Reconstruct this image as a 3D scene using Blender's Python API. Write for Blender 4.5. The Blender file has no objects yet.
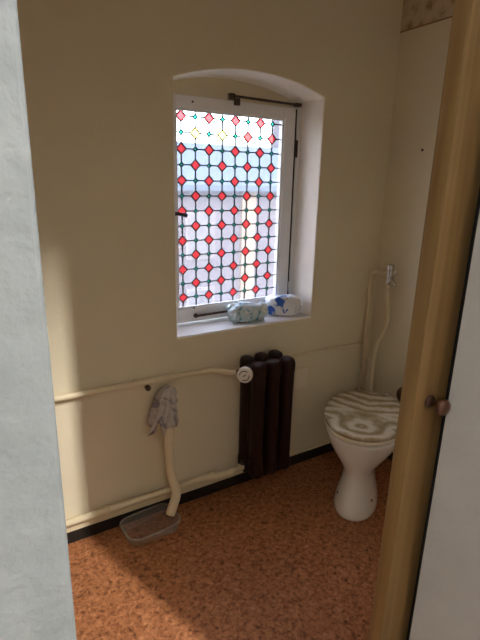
import bpy, bmesh, math, random
from mathutils import Vector, Matrix, noise
random.seed(7)
S = bpy.context.scene
C = S.collection
PI = math.pi

# ------------------------------------------------------------------ camera
cam_d = bpy.data.cameras.new('camera'); cam = bpy.data.objects.new('camera', cam_d); C.objects.link(cam)
cam_d.sensor_fit = 'VERTICAL'; cam_d.sensor_height = 24.0; cam_d.lens = 482/640*24.0
cam_d.clip_start = 0.02; cam_d.clip_end = 200
cam.matrix_world = Matrix(((0.85183383, 0.12798287, -0.50793653, 0.0),
                           (-0.52342934, 0.24504033, -0.81607412, 0.0),
                           (0.02002143, 0.96102842, 0.27572363, 1.5),
                           (0, 0, 0, 1)))
S.camera = cam
# ------------------------------------------------------------------ sky
W = bpy.data.worlds.new('sky'); S.world = W; W.use_nodes = True
wn = W.node_tree; bg = wn.nodes['Background']
sky = wn.nodes.new('ShaderNodeTexSky'); sky.sky_type = 'NISHITA'; sky.sun_disc = False
sky.sun_elevation = math.radians(38); sky.sun_rotation = math.radians(200)
sky.air_density = 1.0; sky.dust_density = 3.0; sky.ozone_density = 1.0
hz = wn.nodes.new('ShaderNodeMix'); hz.data_type = 'RGBA'; hz.inputs['Factor'].default_value = 0.5   # thin bright haze over the whole sky
hz.inputs['B'].default_value = (1.9, 1.8, 1.62, 1)
wn.links.new(sky.outputs[0], hz.inputs['A']); wn.links.new(hz.outputs['Result'], bg.inputs[0]); bg.inputs[1].default_value = 8.0
S.cycles.diffuse_bounces = 8; S.cycles.transparent_max_bounces = 16
# area lamp added behind the camera to throw the strip on wall and floor
ld = bpy.data.lights.new('added_beam_lamp', 'AREA'); ld.shape = 'RECTANGLE'; ld.size = 0.05; ld.size_y = 2.1
ld.energy = 640; ld.color = (1.0, 0.97, 0.93)
lo = bpy.data.objects.new('added_beam_lamp', ld); C.objects.link(lo)
lo.location = (1.905, -3.2, 5.25)
lo.rotation_euler = (math.radians(90), 0, 0)      # upright, just inside the added window, facing into the stairwell
# ------------------------------------------------------------------ view
S.view_settings.view_transform = 'Standard'; S.view_settings.look = 'None'
S.view_settings.gamma = 1.0; S.view_settings.use_curve_mapping = False
S.view_settings.exposure = 0.0

# ------------------------------------------------------------------ material helpers
def new_mat(name):
    m = bpy.data.materials.new(name); m.use_nodes = True
    nt = m.node_tree
    return m, nt, nt.nodes['Principled BSDF']
def N(nt, t, **kw):
    n = nt.nodes.new(t)
    for k, v in kw.items():
        if k in n.inputs: n.inputs[k].default_value = v
        else: setattr(n, k, v)
    return n
def coords(nt, scale=(1, 1, 1)):
    tc = N(nt, 'ShaderNodeTexCoord'); mp = N(nt, 'ShaderNodeMapping'); mp.inputs['Scale'].default_value = scale
    nt.links.new(tc.outputs['Object'], mp.inputs[0]); return mp.outputs[0]
def ramp(nt, fac, stops):
    r = N(nt, 'ShaderNodeValToRGB'); e = r.color_ramp.elements
    while len(e) < len(stops): e.new(0.5)
    for i, (p, c) in enumerate(stops):
        e[i].position = p; e[i].color = (*c, 1)
    nt.links.new(fac, r.inputs[0]); return r.outputs[0]
def bump(nt, b, h, strength, dist=0.002):
    n = N(nt, 'ShaderNodeBump'); n.inputs['Strength'].default_value = strength; n.inputs['Distance'].default_value = dist
    nt.links.new(h, n.inputs['Height']); nt.links.new(n.outputs[0], b.inputs['Normal'])
def noisy(name, c1, c2, scale=6, rough=0.8, bscale=None, bstr=0.3, bdist=0.002, metal=0.0, spec=0.3, detail=4, mscale=(1, 1, 1)):
    m, nt, b = new_mat(name); co = coords(nt, mscale)
    n = N(nt, 'ShaderNodeTexNoise'); n.inputs['Scale'].default_value = scale; n.inputs['Detail'].default_value = detail
    nt.links.new(co, n.inputs['Vector'])
    nt.links.new(ramp(nt, n.outputs['Fac'], [(0.3, c1), (0.7, c2)]), b.inputs['Base Color'])
    b.inputs['Roughness'].default_value = rough; b.inputs['Metallic'].default_value = metal
    b.inputs['Specular IOR Level'].default_value = spec
    if bscale:
        q = N(nt, 'ShaderNodeTexNoise'); q.inputs['Scale'].default_value = bscale; q.inputs['Detail'].default_value = 3
        nt.links.new(co, q.inputs['Vector']); bump(nt, b, q.outputs['Fac'], bstr, bdist)
    return m

M = {}
M['wallpaper'] = noisy('cream_wallpaper', (.73, .65, .475), (.77, .69, .505), 3, .85, 160, .5, .0022)
M['reveal'] = noisy('white_reveal_paint', (.84, .775, .675), (.88, .815, .715), 8, .8, 120, .25)
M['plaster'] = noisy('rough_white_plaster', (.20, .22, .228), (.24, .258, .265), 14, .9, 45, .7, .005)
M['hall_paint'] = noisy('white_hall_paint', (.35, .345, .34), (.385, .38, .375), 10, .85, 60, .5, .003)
M['stair_white'] = noisy('white_stairwell_paint', (.54, .54, .53), (.58, .58, .57), 6, .9, 60, .3)
M['ceiling'] = noisy('ceiling_paint', (.78, .76, .71), (.82, .80, .75), 4, .9)
M['pipe'] = noisy('cream_gloss_pipe_paint', (.70, .60, .40), (.78, .68, .47), 9, .42, 40, .1, .001, spec=.5)
M['base_dark'] = noisy('black_skirting_paint', (.012, .010, .009), (.03, .024, .02), 12, .5)
M['sash'] = noisy('white_window_paint', (.76, .75, .74), (.83, .82, .80), 7, .45, 50, .12, .001, spec=.5)
M['lead'] = noisy('dark_lead', (.02, .035, .035), (.05, .07, .065), 40, .5, metal=.3)
M['iron_dark'] = noisy('rusty_dark_iron', (.05, .035, .025), (.13, .10, .08), 60, .55, metal=.5)
M['rad'] = noisy('dark_brown_radiator_enamel', (.018, .0062, .0042), (.026, .0095, .006), 12, .45, 70, .2, .001, spec=.22)
M['ceramic'] = noisy('white_glazed_ceramic', (.82, .79, .73), (.86, .83, .77), 3, .12, spec=.6)
M['chrome'] = noisy('chrome', (.62, .62, .62), (.75, .75, .74), 20, .14, metal=1.0)
M['white_plastic'] = noisy('white_plastic', (.76, .74, .69), (.8, .78, .73), 8, .35, spec=.5)
M['cream_plate'] = noisy('cream_plastic', (.77, .69, .54), (.81, .73, .58), 8, .45)
M['black'] = noisy('gap_hole_shade', (.006, .006, .006), (.012, .011, .01), 20, .8)  # flat black for the shade inside gaps and the screw holes
M['knob_wood'] = noisy('red_brown_knob_wood', (.05, .016, .007), (.085, .028, .012), 30, .3, spec=.5, mscale=(1, 6, 1))
M['knob_dark'] = noisy('dark_rosette_wood', (.025, .009, .006), (.05, .016, .01), 30, .4)
M['brown_holder'] = noisy('dark_brown_plastic', (.07, .022, .012), (.10, .035, .02), 20, .35)
M['hall_floor'] = noisy('hall_floor_boards', (.30, .20, .12), (.40, .28, .17), 5, .6, mscale=(1, 8, 1))

def wood_mat():
    m, nt, b = new_mat('varnished_pine'); co = coords(nt, (28, 28, .9))
    n = N(nt, 'ShaderNodeTexNoise'); n.inputs['Scale'].default_value = 1.5; n.inputs['Detail'].default_value = 6
    n.inputs['Distortion'].default_value = .6
    nt.links.new(co, n.inputs['Vector'])
    c = ramp(nt, n.outputs['Fac'], [(.25, (.135, .075, .026)), (.5, (.185, .110, .041)), (.75, (.235, .146, .058))])
    nt.links.new(c, b.inputs['Base Color']); b.inputs['Roughness'].default_value = .4
    bump(nt, b, n.outputs['Fac'], .15, .001)
    return m
M['pine'] = wood_mat()

def cork_mat():
    m, nt, b = new_mat('mottled_cork_vinyl'); co = coords(nt)
    n1 = N(nt, 'ShaderNodeTexNoise'); n1.inputs['Scale'].default_value = 55; n1.inputs['Detail'].default_value = 5; n1.inputs['Roughness'].default_value = .65
    n1.inputs['Distortion'].default_value = .8
    n2 = N(nt, 'ShaderNodeTexVoronoi'); n2.inputs['Scale'].default_value = 75
    n3 = N(nt, 'ShaderNodeTexNoise'); n3.inputs['Scale'].default_value = 3.0; n3.inputs['Detail'].default_value = 2
    for n in (n1, n2, n3): nt.links.new(co, n.inputs['Vector'])
    c = ramp(nt, n1.outputs['Fac'], [(.33, (.10, .034, .013)), (.43, (.30, .115, .046)), (.55, (.42, .172, .072)), (.72, (.56, .26, .125))])
    v = N(nt, 'ShaderNodeSeparateColor'); nt.links.new(n2.outputs['Color'], v.inputs[0])
    mx = N(nt, 'ShaderNodeMix'); mx.data_type = 'RGBA'; mx.blend_type = 'MULTIPLY'
    c2 = ramp(nt, v.outputs[0], [(.0, (.62, .55, .5)), (.25, (.92, .9, .88)), (1.0, (1.12, 1.1, 1.08))])
    mx.inputs['Factor'].default_value = .75
    nt.links.new(c, mx.inputs['A']); nt.links.new(c2, mx.inputs['B'])
    mx2 = N(nt, 'ShaderNodeMix'); mx2.data_type = 'RGBA'; mx2.blend_type = 'MULTIPLY'; mx2.inputs['Factor'].default_value = .5
    nt.links.new(mx.outputs['Result'], mx2.inputs['A'])
    nt.links.new(ramp(nt, n3.outputs['Fac'], [(.3, (.8, .8, .8)), (.7, (1.1, 1.1, 1.1))]), mx2.inputs['B'])
    nt.links.new(mx2.outputs['Result'], b.inputs['Base Color'])
    b.inputs['Roughness'].default_value = .55; b.inputs['Specular IOR Level'].default_value = .3
    bump(nt, b, n1.outputs['Fac'], .2, .001)
    return m
M['cork'] = cork_mat()

def pane_mat(name, tint, trans, mix, speckle):
    m = bpy.data.materials.new(name); m.use_nodes = True; nt = m.node_tree; nt.nodes.clear()
    out = nt.nodes.new('ShaderNodeOutputMaterial'); co = coords(nt)
    tp = N(nt, 'ShaderNodeBsdfTransparent'); tp.inputs[0].default_value = (*tint, 1)
    tl = N(nt, 'ShaderNodeBsdfTranslucent')
    n = N(nt, 'ShaderNodeTexNoise'); n.inputs['Scale'].default_value = 230; n.inputs['Detail'].default_value = 2
    nt.links.new(co, n.inputs['Vector'])
    lo_ = tuple(c*(1-speckle) for c in trans)
    nt.links.new(ramp(nt, n.outputs['Fac'], [(.38, lo_), (.62, trans)]), tl.inputs[0])
    ms = N(nt, 'ShaderNodeMixShader'); ms.inputs[0].default_value = mix
    gl = N(nt, 'ShaderNodeBsdfGlossy'); gl.inputs[0].default_value = (1, 1, 1, 1); gl.inputs[1].default_value = .25
    ms2 = N(nt, 'ShaderNodeMixShader'); ms2.inputs[0].default_value = .05
    nt.links.new(tp.outputs[0], ms.inputs[1]); nt.links.new(tl.outputs[0], ms.inputs[2])
    nt.links.new(ms.outputs[0], ms2.inputs[1]); nt.links.new(gl.outputs[0], ms2.inputs[2])
    nt.links.new(ms2.outputs[0], out.inputs[0]); return m
M['clear_pane'] = pane_mat('clear_textured_glass', (.92, .92, .95), (.16, .157, .175), .34, .75)
M['red_pane'] = pane_mat('red_glass', (.74, .21, .22), (.34, .07, .08), .35, .15)
M['green_pane'] = pane_mat('teal_glass', (.14, .52, .45), (.05, .22, .19), .35, .15)
M['yellow_pane'] = pane_mat('yellow_glass', (.95, .80, .35), (.4, .32, .1), .35, .15)
def clear_plastic(name, col, mix=.25, rough=.15):
    m = bpy.data.materials.new(name); m.use_nodes = True; nt = m.node_tree; nt.nodes.clear()
    out = nt.nodes.new('ShaderNodeOutputMaterial')
    tp = N(nt, 'ShaderNodeBsdfTransparent'); tp.inputs[0].default_value = (*col, 1)
    pb = N(nt, 'ShaderNodeBsdfPrincipled'); pb.inputs['Base Color'].default_value = (*col, 1); pb.inputs['Roughness'].default_value = rough
    n = N(nt, 'ShaderNodeTexNoise'); n.inputs['Scale'].default_value = 30; nt.links.new(coords(nt), n.inputs['Vector'])
    mr = N(nt, 'ShaderNodeMapRange'); mr.inputs['To Min'].default_value = mix*.7; mr.inputs['To Max'].default_value = mix*1.3
    nt.links.new(n.outputs['Fac'], mr.inputs['Value'])
    ms = N(nt, 'ShaderNodeMixShader')
    nt.links.new(mr.outputs[0], ms.inputs[0]); nt.links.new(tp.outputs[0], ms.inputs[1]); nt.links.new(pb.outputs[0], ms.inputs[2])
    nt.links.new(ms.outputs[0], out.inputs[0]); return m
M['tub'] = clear_plastic('clear_food_box_plastic', (.90, .88, .84), .10)
M['tub_rim'] = clear_plastic('clear_food_box_rim', (.92, .90, .86), .18)

def lid_mat():
    # book-matched pearly veneer: bands mirrored about the lid's long axis (local x)
    m, nt, b = new_mat('pearl_veneer'); tc = N(nt, 'ShaderNodeTexCoord'); sp = N(nt, 'ShaderNodeSeparateXYZ')
    nt.links.new(tc.outputs['Object'], sp.inputs[0])
    def mth(op, a, bb=None):
        n = N(nt, 'ShaderNodeMath'); n.operation = op
        for i, v in enumerate((a, bb)):
            if v is None: continue
            if isinstance(v, (int, float)): n.inputs[i].default_value = v
            else: nt.links.new(v, n.inputs[i])
        return n.outputs[0]
    ay = mth('ABSOLUTE', sp.outputs['Y'])
    # distance to a point near the front gives the oval rings, blended to cross bands at the back
    dx = mth('SUBTRACT', sp.outputs['X'], .375)
    ring = mth('SQRT', mth('ADD', mth('POWER', mth('MULTIPLY', dx, 1.45), 2), mth('POWER', mth('MULTIPLY', sp.outputs['Y'], .95), 2)))
    cross = mth('ADD', mth('SUBTRACT', .30, sp.outputs['X']), mth('MULTIPLY', ay, -.35))
    s = N(nt, 'ShaderNodeMapRange'); s.inputs['From Min'].default_value = .22; s.inputs['From Max'].default_value = .34
    nt.links.new(sp.outputs['X'], s.inputs['Value'])
    d = N(nt, 'ShaderNodeMix'); d.data_type = 'FLOAT'
    nt.links.new(s.outputs[0], d.inputs['Factor']); nt.links.new(cross, d.inputs['A']); nt.links.new(ring, d.inputs['B'])
    cb = N(nt, 'ShaderNodeCombineXYZ'); nt.links.new(sp.outputs['X'], cb.inputs[0]); nt.links.new(ay, cb.inputs[1])
    n = N(nt, 'ShaderNodeTexNoise'); n.inputs['Scale'].default_value = 14; n.inputs['Detail'].default_value = 3
    nt.links.new(cb.outputs[0], n.inputs['Vector'])
    ph = mth('ADD', mth('MULTIPLY', d.outputs['Result'], 92.0), mth('MULTIPLY', n.outputs['Fac'], 6.0))
    w = mth('ADD', mth('MULTIPLY', mth('SINE', ph), .5), .5)
    c = ramp(nt, w, [(.0, (.34, .26, .14)), (.35, (.48, .39, .245)), (.7, (.64, .56, .41)), (1., (.70, .63, .49))])
    nt.links.new(c, b.inputs['Base Color']); b.inputs['Roughness'].default_value = .22; b.inputs['Specular IOR Level'].default_value = .6
    return m
M['lid'] = lid_mat()
M['seat'] = noisy('cream_seat', (.70, .62, .46), (.78, .71, .56), 8, .25, spec=.6)

def print_mat(name, base, cols, scale, rough=.35):
    m, nt, b = new_mat(name); co = coords(nt)
    v = N(nt, 'ShaderNodeTexNoise'); v.inputs['Scale'].default_value = scale; v.inputs['Detail'].default_value = 2; v.inputs['Distortion'].default_value = .6
    nt.links.new(co, v.inputs['Vector'])
    stops = [(.0, cols[0]), (.38, cols[0]), (.43, base), (.60, base), (.66, cols[1]), (1., cols[1])]
    r = N(nt, 'ShaderNodeValToRGB'); r.color_ramp.interpolation = 'LINEAR'; e = r.color_ramp.elements
    while len(e) < len(stops): e.new(.5)
    for i, (p, c) in enumerate(stops): e[i].position = p; e[i].color = (*c, 1)
    nt.links.new(v.outputs['Fac'], r.inputs[0]); nt.links.new(r.outputs[0], b.inputs['Base Color'])
    b.inputs['Roughness'].default_value = rough
    q = N(nt, 'ShaderNodeTexNoise'); q.inputs['Scale'].default_value = 45; nt.links.new(co, q.inputs['Vector']); bump(nt, b, q.outputs['Fac'], .5, .004)
    return m
M['bag'] = print_mat('pale_blue_wrap', (.62, .74, .77), ((.86, .89, .89), (.16, .42, .55)), 34, .2)
M['packet'] = print_mat('white_blue_wrap', (.78, .80, .82), ((.03, .12, .50), (.52, .55, .62)), 14, .25)
M['packet_white'] = print_mat('white_speckled_wrap', (.74, .71, .68), ((.25, .25, .30), (.80, .78, .74)), 55)
M['rag'] = print_mat('grey_striped_rag', (.52, .47, .43), ((.27, .25, .27), (.62, .56, .50)), 20, .95)
def border_mat():
    m, nt, b = new_mat('floral_border_paper'); co = coords(nt)
    v = N(nt, 'ShaderNodeTexVoronoi'); v.inputs['Scale'].default_value = 15; v.inputs['Randomness'].default_value = .75
    n = N(nt, 'ShaderNodeTexNoise'); n.inputs['Scale'].default_value = 45; n.inputs['Detail'].default_value = 3
    nt.links.new(co, n.inputs['Vector'])
    mx = N(nt, 'ShaderNodeMix'); mx.data_type = 'VECTOR'; mx.inputs['Factor'].default_value = .04
    nt.links.new(co, mx.inputs['A']); nt.links.new(n.outputs['Color'], mx.inputs['B']); nt.links.new(mx.outputs['Result'], v.inputs['Vector'])
    c = ramp(nt, v.outputs['Distance'], [(.0, (.26, .12, .06)), (.2, (.38, .25, .14)), (.34, (.52, .41, .27)), (.6, (.60, .49, .34))])
    nt.links.new(c, b.inputs['Base Color']); b.inputs['Roughness'].default_value = .85
    return m
M['border'] = border_mat()
M['border_line'] = noisy('brown_border_line', (.30, .17, .09), (.36, .2, .11), 20)
M['house_wall'] = noisy('pale_lilac_render', (.042, .039, .047), (.054, .050, .058), 1.5)
M['house_cream'] = noisy('cream_render', (.11, .088, .06), (.125, .10, .07), 1.5)
M['house_roof'] = noisy('blue_grey_slate', (.028, .045, .068), (.037, .056, .08), 3)
M['house_window'] = noisy('house_window_glass', (.05, .053, .062), (.07, .073, .08), 3, .1)
M['house_trim'] = noisy('house_white_trim', (.08, .075, .08), (.09, .085, .09), 3)
M['grass'] = noisy('garden_ground', (.07, .075, .06), (.1, .1, .085), 2)

# ------------------------------------------------------------------ object helpers
def link(name, bm, mat, parent=None, smooth=False, bevel=0, seg=2, mats=None, angle=40):
    me = bpy.data.meshes.new(name); bmesh.ops.recalc_face_normals(bm, faces=bm.faces[:]); bm.to_mesh(me); bm.free()
    for q in (mats or [mat]): me.materials.append(M[q])
    o = bpy.data.objects.new(name, me); C.objects.link(o)
    if parent: o.parent = parent
    if smooth:
        for p in me.polygons: p.use_smooth = True
    if bevel:
        b = o.modifiers.new('bevel', 'BEVEL'); b.width = bevel; b.segments = seg; b.limit_method = 'ANGLE'; b.angle_limit = math.radians(angle)
    return o
def tag(o, label, cat, group=None, kind=None):
    o['label'] = label; o['category'] = cat
    if group: o['group'] = group
    if kind: o['kind'] = kind
    return o
def thing(name, label, cat, loc=(0, 0, 0), rz=0, group=None, kind=None):
    o = bpy.data.objects.new(name, None); C.objects.link(o); o.location = loc; o.rotation_euler = (0, 0, rz)
    o.empty_display_size = .05
    return tag(o, label, cat, group, kind)
def box(bm, x0, x1, y0, y1, z0, z1):
    v = [bm.verts.new((x, y, z)) for x in (x0, x1) for y in (y0, y1) for z in (z0, z1)]
    for f in ((0, 1, 3, 2), (4, 6, 7, 5), (0, 4, 5, 1), (2, 3, 7, 6), (0, 2, 6, 4), (1, 5, 7, 3)):
        bm.faces.new([v[i] for i in f])
    return bm
def B(*a): return box(bmesh.new(), *a)
def loft(bm, rings, cap0=True, cap1=True, closed=True):
    vr = [[bm.verts.new(p) for p in r] for r in rings]; n = len(vr[0])
    for a, b in zip(vr[:-1], vr[1:]):
        for i in range(n if closed else n-1):
            bm.faces.new((a[i], a[(i+1) % n], b[(i+1) % n], b[i]))
    if cap0: bm.faces.new(vr[0][::-1])
    if cap1: bm.faces.new(vr[-1])
    return bm
def catmull(pts, sub=6):
    p = [Vector(q) for q in pts]; p = [p[0]*2-p[1]] + p + [p[-1]*2-p[-2]]; out = []
    for i in range(1, len(p)-2):
        for k in range(sub):
            t = k/sub; a, b, c, d = p[i-1:i+3]
            out.append(.5*((2*b)+(c-a)*t+(2*a-5*b+4*c-d)*t*t+(3*b-a-3*c+d)*t**3))
    out.append(p[-2]); return out
def fillet(pts, r=.03, n=5):
    p = [Vector(q) for q in pts]; out = [p[0]]
    for a, b, c in zip(p[:-2], p[1:-1], p[2:]):
        u = (a-b); v = (c-b); rr = min(r, u.length*.49, v.length*.49); u.normalize(); v.normalize()
        s, e = b+u*rr, b+v*rr
        for k in range(n+1):
            t = k/n; out.append(s*(1-t)**2 + b*2*t*(1-t) + e*t*t)
    out.append(p[-1]); return out
def tube(bm, path, r, n=12, caps=True):
    path = [Vector(p) for p in path]; rings = []; up = None
    for i, p in enumerate(path):
        t = (path[min(i+1, len(path)-1)] - path[max(i-1, 0)]).normalized()
        if up is None:
            up = Vector((0, 0, 1)) if abs(t.z) < .9 else Vector((0, 1, 0))
        a = t.cross(up).normalized(); up = a.cross(t).normalized()
        rr = r[i] if isinstance(r, (list, tuple)) else r
        rings.append([p + (a*math.cos(2*PI*k/n) + up*math.sin(2*PI*k/n))*rr for k in range(n)])
    return loft(bm, rings, caps, caps)
def lathe(bm, prof, origin, axis, n=20):
    axis = Vector(axis).normalized(); u = axis.orthogonal().normalized(); w = axis.cross(u); o = Vector(origin)
    rings = [[o + axis*h + (u*math.cos(2*PI*k/n) + w*math.sin(2*PI*k/n))*max(r, 1e-4) for k in range(n)] for r, h in prof]
    return loft(bm, rings)
def rrect(cx, cy, w, h, r, z, n=6):
    out = []
    for sx, sy, a0 in ((1, 1, 0), (-1, 1, 90), (-1, -1, 180), (1, -1, 270)):
        for k in range(n+1):
            a = math.radians(a0 + 90*k/n)
            out.append((cx+sx*(w/2-r)+r*math.cos(a), cy+sy*(h/2-r)+r*math.sin(a), z))
    return out

# ================================================================== THE SETTING
BY = 1.838          # room face of the back wall
RX = 2.025          # room face of the right wall
X0, X1, ZB, ZS = .826, 1.572, .838, 1.874     # window reveal
RISE = .064; XM = (X0+X1)/2
def arch(x):
    h = (X1-X0)/2; R_ = (h*h+RISE*RISE)/(2*RISE)
    return ZS + RISE - R_ + math.sqrt(R_*R_-(x-XM)**2)
OY = 2.16           # outer face of the back wall
WL = -.75           # left wall of the room

def wall_with_window():
    bm = bmesh.new(); xs = [X0+(X1-X0)*i/16 for i in range(17)]
    def quad(*p, mi=0):
        f = bm.faces.new([bm.verts.new(q) for q in p]); f.material_index = mi
    T = 2.6
    for y in (BY, OY):
        for xa, xb in ((WL-.1, X0), (X1, RX+.1)):
            za = [-.1, ZB, ZS, T]
            for z0, z1 in zip(za[:-1], za[1:]): quad((xa, y, z0), (xb, y, z0), (xb, y, z1), (xa, y, z1))
        for a, b in zip(xs[:-1], xs[1:]):
            quad((a, y, -.1), (b, y, -.1), (b, y, ZB), (a, y, ZB))
            quad((a, y, arch(a)), (b, y, arch(b)), (b, y, T), (a, y, T))
    for a, b in zip(xs[:-1], xs[1:]):
        quad((a, BY, ZB), (b, BY, ZB), (b, OY, ZB), (a, OY, ZB), mi=1)
        quad((a, BY, arch(a)), (b, BY, arch(b)), (b, OY, arch(b)), (a, OY, arch(a)), mi=1)
    for x in (X0, X1): quad((x, BY, ZB), (x, OY, ZB), (x, OY, ZS), (x, BY, ZS), mi=1)
    for xx in (WL-.1, RX+.1): quad((xx, BY, -.1), (xx, OY, -.1), (xx, OY, T), (xx, BY, T))
    quad((WL-.1, BY, T), (RX+.1, BY, T), (RX+.1, OY, T), (WL-.1, OY, T)); quad((WL-.1, BY, -.1), (RX+.1, BY, -.1), (RX+.1, OY, -.1), (WL-.1, OY, -.1))
    bmesh.ops.remove_doubles(bm, verts=bm.verts[:], dist=1e-5)
    return link('wall_back', bm, None, mats=['wallpaper', 'reveal'], bevel=.007, seg=3, angle=60)
tag(wall_with_window(), 'cream papered back wall with a white arched window recess', 'wall', kind='structure')
tag(link('wall_right', B(RX, RX+.12, .70, OY, -.1, 2.6), 'wallpaper'), 'cream papered right wall behind the toilet', 'wall', kind='structure')
tag(link('wall_left', B(WL-.12, WL, .58, OY, -.1, 2.6), 'wallpaper'), 'cream papered left wall beyond the plaster doorway edge', 'wall', kind='structure')
tag(link('floor', B(WL-.1, RX+.1, .50, OY, -.1, 0), 'cork'), 'mottled orange-brown cork pattern floor', 'floor', kind='structure')
tag(link('ceiling', B(WL-.1, RX+.1, .62, OY, 2.5, 2.6), 'ceiling'), 'pale ceiling over the small toilet room', 'ceiling', kind='structure')
# partition to the hall: rough plaster on the left, head over the opening, thin wall behind the sliding door
LXE = .082
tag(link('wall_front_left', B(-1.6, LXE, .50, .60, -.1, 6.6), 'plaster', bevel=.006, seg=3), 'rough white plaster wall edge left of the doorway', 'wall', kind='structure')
tag(link('wall_front_head', B(LXE, 2.2, .56, .64, 2.03, 6.6), 'stair_white'), 'white plaster wall above the doorway', 'wall', kind='structure')
tag(link('wall_front_right', B(.98, RX+.1, .635, .70, -.1, 2.03), 'wallpaper'), 'papered partition right of the doorway behind the wooden door', 'wall', kind='structure')
# hall side wall from the doorway, its angle and end shaped to cut the beam
hx, hy = .858, .548
bm = bmesh.new()
LEAN = .018         # the old frame stands slightly out of plumb
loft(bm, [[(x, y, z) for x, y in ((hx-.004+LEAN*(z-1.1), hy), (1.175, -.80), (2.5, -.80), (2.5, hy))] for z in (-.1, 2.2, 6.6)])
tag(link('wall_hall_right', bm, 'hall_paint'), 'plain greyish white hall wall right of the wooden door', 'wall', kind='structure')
tag(link('wall_hall_left', B(-1.7, -1.6, -3.5, .6, -.1, 6.6), 'stair_white'), 'white plaster hall wall on the left behind the viewer', 'wall', kind='structure')
tag(link('floor_hall', B(-1.7, 2.6, -3.5, .50, -.1, 0), 'hall_floor'), 'brown hall floor in front of the doorway', 'floor', kind='structure')
tag(link('ceiling_hall', B(-1.7, 2.6, -3.5, .64, 6.6, 6.7), 'ceiling'), 'high white stairwell ceiling', 'ceiling', kind='structure')
# hall back wall with a tall narrow window opening made up for the lamp
bm = bmesh.new(); wx0, wx1, wz0, wz1 = 1.835, 2.015, 4.0, 6.3
box(bm, -1.7, wx0, -3.40, -3.26, -.1, 6.6); box(bm, wx1, 2.6, -3.40, -3.26, -.1, 6.6)
box(bm, wx0, wx1, -3.40, -3.26, -.1, wz0); box(bm, wx0, wx1, -3.40, -3.26, wz1, 6.6)
tag(link('wall_hall_back', bm, 'stair_white'), 'white stairwell wall with an added tall narrow window behind the viewer', 'wall', kind='structure')
w2 = thing('added_window_2', 'unseen tall narrow window added around the lamp behind the viewer', 'window', (0, 0, 0), kind='structure')
bm = bmesh.new()
for a in ((wx0, wx0+.02, wz0, wz1), (wx1-.02, wx1, wz0, wz1), (wx0+.02, wx1-.02, wz0, wz0+.03), (wx0+.02, wx1-.02, wz1-.03, wz1)):
    box(bm, a[0], a[1], -3.34, -3.30, a[2], a[3])
link('frame', bm, 'sash', w2)
link('pane', B(wx0+.02, wx1-.02, -3.325, -3.320, wz0+.03, wz1-.03), 'clear_pane', w2)

tag(link('wall_stairwell', B(2.5, 2.6, -3.5, -.8, -.1, 6.6), 'stair_white'), 'white stairwell side wall behind the viewer', 'wall', kind='structure')
# skirting on the back wall
sk = thing('baseboard_back', 'black skirting strip with a cream ledge along the back wall', 'baseboard', (0, BY, 0), kind='structure')
link('dark_strip', B(WL, RX, -.012, 0, 0, .058), 'base_dark', sk, bevel=.002)
link('cream_ledge', B(WL, 1.12, -.016, 0, .058, .100), 'pipe', sk, bevel=.004)
link('cream_bead', B(1.12, RX, -.014, 0, .058, .074), 'pipe', sk, bevel=.004)
s2 = thing('baseboard_right', 'dark skirting strip along the right wall', 'baseboard', (RX, 0, 0), kind='structure')
link('dark_strip', B(-.012, 0, .70, BY-.012, 0, .048), 'base_dark', s2, bevel=.002)
# paper border high on the right wall
t1 = thing('trim_1', 'faded floral wallpaper border high on the right wall', 'border', (RX, 0, 0), kind='structure')
link('floral_band', B(-.002, 0, .70, BY, 2.214, 2.42), 'border', t1)
link('edge_line', B(-.003, 0, .70, BY, 2.207, 2.214), 'border_line', t1)

# ================================================================== THE WINDOW
win = thing('window_1', 'white casement window with red and teal leaded glass diamonds', 'window', (0, 0, 0), kind='structure')
GX0, GX1, GZ0, GZ1 = .905, 1.476, .918, 1.794; GY = 2.022
SX0, SX1, SZ0, SZ1 = .852, 1.538, .852, 1.846
# fixed outer frame and the infill above it
bm = bmesh.new()
for a in ((X0, X0+.02, ZB, ZS-.004), (X1-.023, X1, ZB, ZS-.004), (X0+.02, X1-.024, ZB, ZB+.02), (X0+.02, X1-.024, 1.835, 1.86)):
    box(bm, a[0], a[1], 1.998 if a[0] > 1.5 else 2.052, 2.10, a[2], a[3])
link('outer_frame', bm, 'sash', win, bevel=.002)
bm = bmesh.new(); xs = [X0+(X1-X0)*i/16 for i in range(17)]
loft(bm, [[(x, y, arch(x)) for x in xs] + [(X1, y, 1.852), (X0, y, 1.852)] for y in (2.045, 2.098)])
link('arch_infill', bm, 'wallpaper', win)
for nm, a in (('stile', (SX0, GX0, SZ0, SZ1)), ('stile', (GX1, SX1, SZ0, SZ1)), ('rail', (GX0, GX1, SZ0, GZ0)), ('rail', (GX0, GX1, GZ1, SZ1))):
    link(nm, B(a[0], a[1], 2.000, 2.046, a[2], a[3]), 'sash', win, bevel=.003)
# glazing bead
bm = bmesh.new(); g = .009
for a in ((GX0, GX0+g, GZ0, GZ1), (GX1-g, GX1, GZ0, GZ1), (GX0+g, GX1-g, GZ0, GZ0+g), (GX0+g, GX1-g, GZ1-g, GZ1)):
    box(bm, a[0], a[1], 2.008, GY-.003, a[2], a[3])
link('glazing_bead', bm, 'sash', win)
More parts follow.
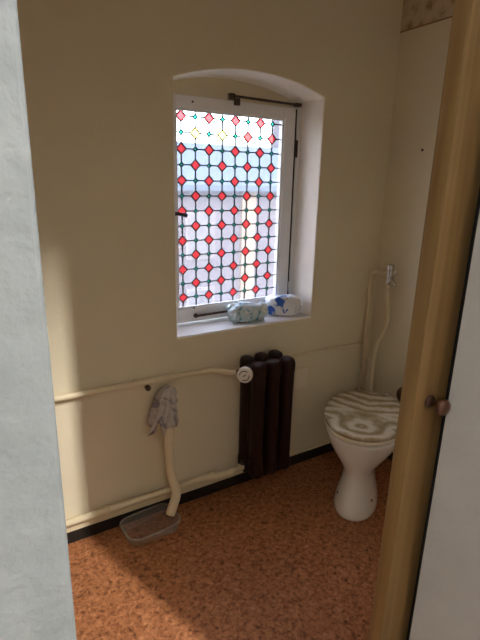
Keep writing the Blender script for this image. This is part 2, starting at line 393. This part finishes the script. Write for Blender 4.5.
# leaded grid: nodes carry alternating red and teal diamonds
PX, PZ, NX0, NZ0 = .0683, .0664, .9395, 1.7665
xs = [GX0] + [NX0+PX*i for i in range(8)] + [GX1]
zs = [GZ1] + [NZ0-PZ*j for j in range(13)] + [GZ0]
RD, GD = .0235, .0105
def node(i, j):          # grid index incl. borders -> (size, kind)
    if i in (0, 9) or j in (0, 14): return 0, None
    return (RD, 'red') if (i+j) % 2 == 0 else (GD, 'teal')
T_ = .0022
def plate(poly, y0, y1):
    return loft(bmesh.new(), [[(x, y, z) for x, z in poly] for y in (y0, y1)])
for i in range(9):
    for j in range(14):
        xa, xb, zt, zb = xs[i]+T_, xs[i+1]-T_, zs[j]-T_, zs[j+1]+T_
        c = [node(i, j)[0], node(i+1, j)[0], node(i+1, j+1)[0], node(i, j+1)[0]]
        poly = []
        for k, (x, z, sx, sz) in enumerate(((xa, zt, 1, -1), (xb, zt, -1, -1), (xb, zb, -1, 1), (xa, zb, 1, 1))):
            s = min(c[k]*1.0, abs(xb-xa)*.48, abs(zt-zb)*.48)
            if s < .002: poly.append((x, z)); continue
            p = [(x, z+sz*s), (x+sx*s*.32, z+sz*s*.32), (x+sx*s, z)] if s > .015 else [(x, z+sz*s), (x+sx*s, z)]
            if s > .015: p[1] = (x+sx*s*.42, z+sz*s*.42)
            if k in (1, 3): p = p[::-1]
            poly += p
        link('clear_pane', plate(poly, GY-.0015, GY+.0015), 'clear_pane', win)
dia = {}
for i in range(1, 9):
    for j in range(1, 14):
        s, k = node(i, j)
        if (i, j) in ((2, 2), (4, 2)): k = 'yellow'
        if k not in dia:
            r = s-T_*.9
            o = link(k+'_pane', plate([(0, r), (r, 0), (0, -r), (-r, 0)], -.002, .002), {'red': 'red_pane', 'teal': 'green_pane', 'yellow': 'yellow_pane'}[k], win)
            dia[k] = o
        else:
            o = dia[k].copy(); C.objects.link(o); o.parent = win
        o.location = (xs[i], GY, zs[j])
bm = bmesh.new()
def bar(ax, az, bx, bz, w=.0026, d=.0032):
    v = Vector((bx-ax, 0, bz-az)); n = Vector((-v.z, 0, v.x)).normalized()*w
    loft(bm, [[(ax+n.x, y, az+n.z), (ax-n.x, y, az-n.z), (bx-n.x, y, bz-n.z), (bx+n.x, y, bz+n.z)] for y in (GY-d, GY+d)])
for i in range(1, 9):
    for j in range(14):
        bar(xs[i], zs[j]-node(i, j)[0], xs[i], zs[j+1]+node(i, j+1)[0])
for j in range(1, 14):
    for i in range(9):
        bar(xs[i]+node(i, j)[0], zs[j], xs[i+1]-node(i+1, j)[0], zs[j])
for i in range(1, 9):
    for j in range(1, 14):
        s = node(i, j)[0]; x, z = xs[i], zs[j]
        P = [(x, z+s), (x+s, z), (x, z-s), (x-s, z)]
        for a, b in zip(P, P[1:]+P[:1]): bar(*a, *b, w=.0024)
link('lead_came', bm, 'lead', win)
# sill board
link('sill', B(X0+.002, X1-.002, BY+.004, 2.052, ZB-.012, ZB+.004), 'sash', win, bevel=.003)
# iron rods and fittings
bm = tube(bmesh.new(), [(1.165, 1.985, 1.862), (1.545, 1.985, 1.858)], .0055, 8)
r1 = link('stay_rod', bm, 'iron_dark', win, smooth=True)
bm = box(bmesh.new(), 1.155, 1.185, 1.978, 2.0, 1.845, 1.872); box(bm, 1.188, 1.214, 1.984, 2.0, 1.826, 1.856); box(bm, 1.52, 1.556, 1.978, 2.0, 1.850, 1.866)
link('rod_bracket', bm, 'iron_dark', r1, bevel=.003)
bm = tube(bmesh.new(), [(1.000, 1.985, .882), (1.30, 1.985, .886)], .0058, 8)
r2 = link('stay_rod', bm, 'iron_dark', win, smooth=True)
bm = lathe(bmesh.new(), [(.005, 0), (.011, .003), (.011, .012), (.005, .015)], (.992, 1.999, .882), (0, -1, 0), 12)
link('rod_stop', bm, 'iron_dark', r2)
for x, z in ((.985, .948-.028), (.985, 1.822)):
    link('screw', lathe(bmesh.new(), [(.0045, 0), (.0045, .003), (.002, .004)], (x, 2.0, z), (0, -1, 0), 10), 'iron_dark', win)
# handle on the hidden left stile, its grip reaching over the glass
hd = link('window_handle', lathe(bmesh.new(), [(.012, 0), (.012, .006), (.006, .008), (.006, .03)], (.888, 2.0, 1.358), (0, -1, 0), 12), 'iron_dark', win, smooth=True)
link('grip', tube(bmesh.new(), [(.880, 1.968, 1.362), (.91, 1.966, 1.358), (.936, 1.966, 1.353)], [.008, .008, .010], 10), 'knob_dark', hd, smooth=True)
# hinge fittings in the gap at the right
link('hinge', tube(bmesh.new(), [(1.548, 1.996, 1.62), (1.548, 1.996, 1.70)], .007, 10), 'iron_dark', win, smooth=True)
link('sash_gap_shade', B(1.5385, 1.5488, 2.004, 2.05, .86, 1.84), 'black', win)  # black strip standing in for the shade in the sash gap
link('hinge', tube(bmesh.new(), [(1.546, 1.996, .945), (1.546, 1.996, .995)], .007, 10), 'sash', win, smooth=True)

# ================================================================== DOOR WITH KNOB
door = thing('door_1', 'varnished pine sliding door with a small red-brown knob', 'door', (0, 0, 0), kind='structure')
door.location = (-1.1*LEAN-.006, 0, .0155); door.rotation_euler = (0, math.atan(LEAN), 0)
DX, DY = .794, .580
link('door_leaf', B(DX, 1.55, DY, DY+.036, .015, 1.998), 'pine', door, bevel=.0035, seg=3)
link('edge_batten', B(DX+.0005, DX+.115, DY-.0015, DY, .016, 1.997), 'pine', door)
kx, kz = .841, 1.063
kb = link('rosette', lathe(bmesh.new(), [(.0145, 0), (.0145, .003), (.011, .006), (.007, .008)], (kx, DY-.0015, kz), (0, -1, 0), 24), 'knob_dark', door, smooth=True)
link('knob', lathe(bmesh.new(), [(.006, .0), (.0062, .010), (.009, .014), (.0155, .019), (.0182, .025), (.0175, .031), (.0135, .0355), (.006, .038), (.0005, .0385)], (kx, DY-.008, kz), (0, -1, 0), 24), 'knob_wood', door, smooth=True)
link('door_gap_shade', B(hx+.034, hx+.10, hy+.004, DY-.004, .03, 2.0), 'black', door)  # dark strip put where the gap between door and wall is in shade

# ================================================================== RADIATOR
rad = thing('radiator', 'dark brown cast iron column radiator with three sections under the window', 'radiator', (1.165, 1.752, .115))
def section(x):
    bm = bmesh.new()
    H = .595
    for yc in (-.052, .044):
        rx, ry = .034, .0455
        prof = [(.25, 0.0), (.75, .006), (1, .022), (1, .05), (.88, .075), (.88, H-.08), (1, H-.055), (1, H-.028), (.86, H-.010), (.5, H-.002), (.15, H)]
        loft(bm, [[(x+rx*s*math.cos(2*PI*k/16), yc+ry*s*math.sin(2*PI*k/16), h) for k in range(16)] for s, h in prof])
    box(bm, x-.016, x+.016, -.06, .05, .05, H-.05)
    for h in (.035, H-.062):       # bridges and hubs
        lathe(bm, [(.022, -.05), (.022, .045)], (x, 0, h+.008), (0, 1, 0), 12)
        lathe(bm, [(.030, -.0405), (.030, .0405)], (x, -.004, h+.008), (1, 0, 0), 14)
    return bm
for k in range(3):
    link('section', section(.0815*k), 'rad', rad, smooth=True)
link('wall_bracket', B(.06, .08, .03, BY-1.752, .40, .43), 'rad', rad)
link('wall_bracket', B(.06, .08, .03, BY-1.752, .10, .13), 'rad', rad)
# upper valve with its white hand wheel, lower return fitting
link('valve_body', lathe(bmesh.new(), [(.012, -.03), (.014, -.03), (.014, .012), (.011, .016), (.011, .03)], (-.055, -.004, .545), (1, 0, 0), 14), 'iron_dark', rad, smooth=True)
av = Vector((-.62, -.66, .06)).normalized()
vk = Vector((-.050, -.024, .545))
hw = link('valve_hand_wheel', lathe(bmesh.new(), [(.010, 0), (.012, .012), (.030, .014), (.036, .020), (.036, .040), (.032, .046), (.001, .047)], vk, av, 24), 'white_plastic', rad, smooth=False, bevel=.002)
for a0, a1, rr in ((30, 150, .022), (200, 330, .022)):   # raised turning arrows printed on the wheel
    u = av.orthogonal().normalized(); w_ = av.cross(u)
    P = [vk + av*.0475 + (u*math.cos(math.radians(a))+w_*math.sin(math.radians(a)))*rr for a in range(a0, a1+1, 15)]
    link('wheel_mark', tube(bmesh.new(), P, .002, 6), 'iron_dark', hw)
link('wheel_mark', tube(bmesh.new(), [vk+av*.0475-u*.008, vk+av*.0475+u*.008], .002, 6), 'iron_dark', hw)
rv = link('return_valve', lathe(bmesh.new(), [(.010, -.075), (.013, -.074), (.013, -.055), (.010, -.052), (.010, -.03), (.016, -.028), (.016, .0), (.010, .002), (.010, .02)], (-.035, -.0, .040), (1, .0, .12), 12), 'pipe', rad, smooth=False)
link('bleed_cap', lathe(bmesh.new(), [(.010, 0), (.010, .018), (.006, .022)], (-.045, 0, .050), (0, 0, 1), 12), 'iron_dark', rad)

# ================================================================== PIPES
def pipe_thing(name, path, r, label, mat='pipe', extra=None):
    o = link(name, tube(bmesh.new(), path, r, 14), mat, smooth=True); tag(o, label, 'pipe'); return o
UP = fillet([(WL, 1.812, .700), (.60, 1.812, .677), (.99, 1.812, .670), (1.045, 1.762, .661), (1.074, 1.752, .660)], .05)
p_up = pipe_thing('heating_pipe', UP, .0125, 'upper cream heating pipe along the back wall to the radiator wheel')
link('pipe_clip', lathe(bmesh.new(), [(.010, 0), (.012, .002), (.012, .02), (.007, .026)], (.678, BY, .640), (0, -1, 0), 12), 'iron_dark', p_up)
for x in (.13, .62): link('bracket', B(x-.006, x+.006, 1.820, BY, .672, .686), 'pipe', p_up)
LP = fillet([(WL, 1.806, .119), (.95, 1.806, .119), (1.02, 1.79, .115), (1.06, 1.752, .145), (1.075, 1.752, .148)], .05)
p_lo = pipe_thing('heating_pipe', LP, .0155, 'lower cream heating pipe along the skirting to the radiator foot')
for x in (.46, 0.98): link('coupling', tube(bmesh.new(), [(x-.012, 1.806, .119), (x+.012, 1.806, .119)], .0185, 14), 'pipe', p_lo, smooth=True)
SP = fillet([(1.36, 1.822, .648), (1.945, 1.822, .642)], .03)
p_s = pipe_thing('water_pipe', [(1.36, 1.825, .652), (1.945, 1.822, .642)], .0085, 'thin cream water pipe on the back wall right of the radiator')
VP = fillet([(1.957, 1.812, 0.0), (1.957, 1.812, 1.048), (1.983, 1.730, 1.050)], .035)
p_v = pipe_thing('water_pipe', VP, .0105, 'upright cream water pipe in the corner behind the toilet')
link('tee_joint', tube(bmesh.new(), [(1.957, 1.812, .615), (1.957, 1.812, .670)], .0135, 12), 'pipe', p_v, smooth=True)
# chrome flush valve
fv = thing('flush_valve', 'small chrome flush valve with lever on the right wall above the toilet', 'valve', (1.985, 1.712, 1.05))
link('valve_body', lathe(bmesh.new(), [(.014, -.040), (.018, -.038), (.018, .020), (.022, .022), (.022, .048), (.012, .053)], (0, 0, 0), (.0, 0, 1), 18), 'chrome', fv, smooth=False, bevel=.001)
link('outlet', lathe(bmesh.new(), [(.011, 0), (.011, .03), (.0085, .032), (.0085, .05)], (0, .006, -.03), (0, .15, -1), 14), 'chrome', fv, smooth=True)
link('lever', tube(bmesh.new(), [(0, -.008, -.012), (-.006, -.034, -.038), (-.008, -.050, -.052)], [.010, .0085, .0095], 10), 'chrome', fv, smooth=True)
link('wall_flange', lathe(bmesh.new(), [(.016, 0), (.016, .004), (.009, .006), (.009, .04)], (RX-1.985, 0, 0), (-1, 0, 0), 16), 'chrome', fv, smooth=True)
link('inlet_nut', lathe(bmesh.new(), [(.013, 0), (.013, .016)], (-.001, .028, .0), (0, -1, 0), 6), 'chrome', fv)
FP = catmull([(1.985, 1.721, .985), (1.986, 1.716, .93), (1.99, 1.700, .82), (1.985, 1.715, .73), (1.965, 1.735, .66), (1.955, 1.735, .55), (1.95, 1.73, .42), (1.94, 1.715, .33), (1.90, 1.685, .30)], 6)
tag(link('flush_pipe', tube(bmesh.new(), FP, .012, 14), 'pipe', smooth=True), 'cream bent flush tube from the chrome valve down behind the toilet', 'pipe')

# drain pipe with rag, plastic box below
DP = catmull([(.748, 1.780, .60), (.750, 1.780, .40), (.752, 1.778, .26), (.760, 1.770, .19), (.768, 1.752, .13), (.744, 1.738, .08), (.728, 1.733, .045)], 5)
tag(link('drain_pipe', tube(bmesh.new(), DP, .0215, 16), 'pipe', smooth=True), 'thick cream drain pipe ending over the clear plastic box', 'pipe')
bm = bmesh.new(); rings = []
n = 56
for h in range(15):
    t = h/14; z = .645 - .170*t
    ring = []
    for k in range(n):
        a = 2*PI*k/n
        base = .031 + .026*t**1.3 + (.006 if .18 < t < .3 else 0) - (.004 if .3 <= t < .42 else 0)
        fold = (.004+.013*t)*math.sin(a*7+t*2.0) + (.003+.006*t)*math.sin(a*12-t*3+1)
        r = base + fold
        x = .752 - .030*t + r*math.cos(a)*1.0; y = 1.782 + r*math.sin(a)*.88
        zz = z + t*.020*math.sin(a*5+.6) + .010*t*math.cos(a*3)
        if h == 0: x, y = .752+(x-.752)*.55, 1.778+(y-1.778)*.55
        ring.append((x, min(y, 1.834), zz))
    rings.append(ring)
loft(bm, rings, True, False)
rg = link('rag', bm, 'rag', smooth=True)
sm = rg.modifiers.new('thickness', 'SOLIDIFY'); sm.thickness = .003; sm.offset = -1
tag(rg, 'crumpled grey striped rag tied round the top of the drain pipe', 'rag')
link('knot_band', tube(bmesh.new(), [(.752+.037*math.cos(a*PI/12), 1.778+.026*math.sin(a*PI/12), .580+.004*math.sin(a)) for a in range(25)], .005, 8), 'rag', rg, smooth=True)

tb = thing('plastic_box', 'clear open plastic food box on the floor under the drain pipe', 'box', (.632, 1.728, 0), math.radians(4))
def R_(w, h, r, z): return rrect(0, 0, w, h, r, z)
bm = loft(bmesh.new(), [R_(.205, .125, .035, .003), R_(.215, .135, .038, .001), R_(.225, .145, .04, .006), R_(.238, .158, .045, .048), R_(.235, .155, .044, .048), R_(.221, .141, .039, .008), R_(.205, .125, .035, .0045)], False, True)
link('box_body', bm, 'tub', tb, smooth=True)
bm = loft(bmesh.new(), [R_(.237, .157, .044, .047), R_(.252, .172, .050, .047), R_(.254, .174, .051, .0495), R_(.252, .172, .050, .052), R_(.237, .157, .044, .052), R_(.237, .157, .044, .047)], False, False)
link('box_rim', bm, 'tub_rim', tb, smooth=False)

# blank plate on the wall
cp = thing('cover_plate', 'blank cream cover plate on the back wall right of the radiator', 'cover plate', (1.522, BY, .510))
bm = bmesh.new(); loft(bm, [[(x, -d, z) for x, z, _ in rrect(0, 0, .085*s, .115*s, .012, 0)] for d, s in ((0, 1), (.009, 1), (.012, .95))])
link('plate', bm, 'cream_plate', cp)
link('screw', lathe(bmesh.new(), [(.004, 0), (.004, .0015)], (0, -.012, 0), (0, -1, 0), 10), 'cream_plate', cp)

# ================================================================== TOILET (local +x = front)
ang = math.atan2(-.60, -.80)
tl = thing('toilet', 'white ceramic toilet with a closed pearly striped lid facing the doorway', 'toilet', (1.828, 1.612, 0), ang)
def egg(cx, hl, hw, z, n=40, back=.62):
    out = []
    for k in range(n):
        a = 2*PI*k/n; ca, sa = math.cos(a), math.sin(a)
        p = 1.0 if ca > 0 else back
        out.append((cx+hl*(abs(ca)**p)*(1 if ca > 0 else -1), hw*(abs(sa)**(.92))*(1 if sa > 0 else -1), z))
    return out
secs = [(.316, .156, .099, 0), (.316, .159, .102, .006), (.313, .156, .099, .03), (.307, .147, .090, .07), (.302, .138, .078, .12), (.297, .131, .072, .165),
        (.292, .130, .071, .20), (.282, .152, .094, .235), (.265, .184, .127, .275), (.252, .210, .156, .315), (.244, .226, .173, .350), (.240, .232, .179, .370), (.240, .237, .183, .384), (.240, .232, .178, .389)]
bm = loft(bmesh.new(), [egg(c, hl, hw, z) for c, hl, hw, z in secs])
bowl = link('bowl', bm, 'ceramic', tl, smooth=True)
bm = loft(bmesh.new(), [[(x, w*s, z) for s, z in ((-1, -h), (1, -h), (1, h), (-1, h))] for x, w, h in ()]) if False else bmesh.new()
tube(bm, [(.20, 0, .17), (.10, 0, .16), (.0, 0, .165), (-.06, 0, .18)], [.065, .058, .052, .052], 18)
link('outlet', bm, 'ceramic', tl, smooth=True)
bm = tube(bmesh.new(), [(.10, 0, .33), (.0, 0, .315), (-.075, 0, .31)], [.05, .035, .028], 16)
link('flush_inlet', bm, 'ceramic', tl, smooth=True)
link('screw_hole', lathe(bmesh.new(), [(.0065, -.006), (.0065, .003), (.003, .004)], (.377, .0790, .068), (.34, .94, .15), 12), 'black', bowl)
link('screw_hole', lathe(bmesh.new(), [(.0065, -.006), (.0065, .003), (.003, .004)], (.377, -.0790, .068), (.34, -.94, .15), 12), 'black', bowl)
def lidring(hl, hw, z, c=.205):   # rounded front, blunt square back
    out = []; n = 44
    for k in range(n):
        a = 2*PI*k/n; ca, sa = math.cos(a), math.sin(a)
        if ca > 0: x = c + hl*1.0*ca**.95
        else: x = c - (hl*.93)*abs(ca)**.62
        w = hw
        y = w*(abs(sa)**(.95 if ca > 0 else .80))*(1 if sa > 0 else -1)
        if ca < 0: y *= 1 - .27*(abs(ca)**1.6)
        out.append((x, y, z))
    return out
A_, W_ = .275, .197
bm = loft(bmesh.new(), [lidring(A_-.008, W_-.008, .393), lidring(A_-.001, W_-.001, .399), lidring(A_-.001, W_-.001, .411), lidring(A_-.006, W_-.006, .4155)])
link('seat', bm, 'seat', tl, smooth=True)
bm = loft(bmesh.new(), [lidring(A_-.004, W_-.004, .416), lidring(A_, W_, .420), lidring(A_, W_, .430), lidring(A_-.006, W_-.006, .4355), lidring(A_-.05, W_-.05, .4375)])
lid = link('lid', bm, 'lid', tl, smooth=True)
for s in (-.075, .075):
    link('hinge', tube(bmesh.new(), [(-.062, s-.018, .424), (-.062, s+.018, .424)], .011, 12), 'chrome', tl, smooth=True)

# small brown holder at the right wall, half hidden behind the wooden door
ph = thing('wall_holder', 'small dark brown rounded holder with pale rim on the right wall beside the toilet', 'holder', (RX, 1.520, .435))
bm = bmesh.new()
loft(bm, [[(-d, .055*s*math.cos(2*PI*k/24), .055*s*math.sin(2*PI*k/24)) for k in range(24)] for d, s in ((0, 1), (.012, 1), (.016, .93))])
link('back_plate', bm, 'white_plastic', ph, smooth=False)
bm = bmesh.new()
loft(bm, [[(-d, .048*s*math.cos(2*PI*k/24), .048*s*math.sin(2*PI*k/24)) for k in range(24)] for d, s in ((.016, 1), (.05, 1), (.062, .9), (.068, .6), (.07, .1))])
link('brown_body', bm, 'brown_holder', ph, smooth=True)
# dark mark: little nail in the right wall
tag(link('nail', lathe(bmesh.new(), [(.0055, 0), (.0055, .006), (.003, .008)], (RX, 1.628, 1.664), (-1, -.2, -.2), 10), 'iron_dark'), 'tiny dark nail head in the bare right wall', 'nail')

# ================================================================== PACKS ON THE SILL
def pillow(name, loc, size, rz, mat, seed, pw=.55, amp=.006, fr=18):
    bm = bmesh.new(); rings = []; nu, nv = 26, 36
    for i in range(nu+1):
        u = -PI/2 + PI*i/nu; cu, su = math.cos(u), math.sin(u)
        ring = []
        for k in range(nv):
            v = 2*PI*k/nv; f = lambda q, p: math.copysign(abs(q)**p, q)
            p = Vector((f(su, .6)*size[0]/2, f(max(cu, .04), .55)*f(math.cos(v), pw)*size[1]/2, f(max(cu, .04), .55)*f(math.sin(v), pw)*size[2]/2))
            q = noise.noise_vector(p*fr+Vector((seed, 0, 0)))*amp + noise.noise_vector(p*fr*2.6+Vector((0, seed, 0)))*amp*.5
            p = p + q; p.z += size[2]/2; p.z = max(p.z, 0.0)
            ring.append(p)
        rings.append(ring)
    loft(bm, rings)
    o = link(name, bm, mat, smooth=True); o.location = loc; o.rotation_euler = (0, 0, rz); return o
tag(pillow('plastic_bag', (1.232, 1.915, ZB+.005), (.190, .085, .095), math.radians(-14), 'bag', 3.1, .7, .020, 32), 'crumpled pale blue plastic pack on the window sill', 'bag')
pk = pillow('tissue_packet', (1.457, 1.928, ZB+.005), (.185, .085, .105), math.radians(-20), 'packet', 8.7, .45, .008)
tag(pk, 'white plastic packet with bold blue print in the sill corner', 'packet')

# ================================================================== OUTSIDE
tag(link('ground_outside', B(-40, 60, 2.6, 90, -3.7, -3.6), 'grass'), 'garden ground below outside the window', 'ground', kind='structure')
nh = thing('neighbour_house', 'pale lilac neighbouring house with a blue grey roof seen through the leaded glass', 'house', (7, 12, -3.6))
link('house_body', B(-8, 2.2, 0, 7, 0, 4.85), 'house_wall', nh)
bm = bmesh.new(); loft(bm, [[(x, -.35, 4.85), (x, 7.3, 4.85), (x, 1.0, 6.13), (x, -.35, 5.0)] for x in (-8.3, 2.5)])
link('house_roof', bm, 'house_roof', nh)
link('corner_pilaster', B(.40, .85, -.12, 0, 0, 4.85), 'house_cream', nh)
for x in (-6.5, -4.6, -2.7, -.9):
    for z in (.9, 3.0):
        f = link('window', B(x-.45, x+.45, -.06, 0, z, z+1.3), 'house_trim', nh); link('pane', B(x-.37, x+.37, -.07, -.06, z+.08, z+1.22), 'house_window', f)
sh = thing('tall_house', 'taller blue grey house beside the lilac one behind the glass', 'house', (10.75, 12.6, -3.6))
link('house_body', B(-.9, 4, 0, 1.4, 0, 7.4), 'house_wall', sh)
bm = bmesh.new(); loft(bm, [[(x, -.15, 7.4), (x, 1.55, 7.4), (x, .7, 8.2)] for x in (-1.0, 4.1)])
link('house_roof', bm, 'house_roof', sh)
for x in (1.0, 3.0):
    for z in (1.0, 3.4, 5.4):
        f = link('window', B(x-.45, x+.45, -.06, 0, z, z+1.3), 'house_trim', sh); link('pane', B(x-.37, x+.37, -.07, -.06, z+.08, z+1.22), 'house_window', f)
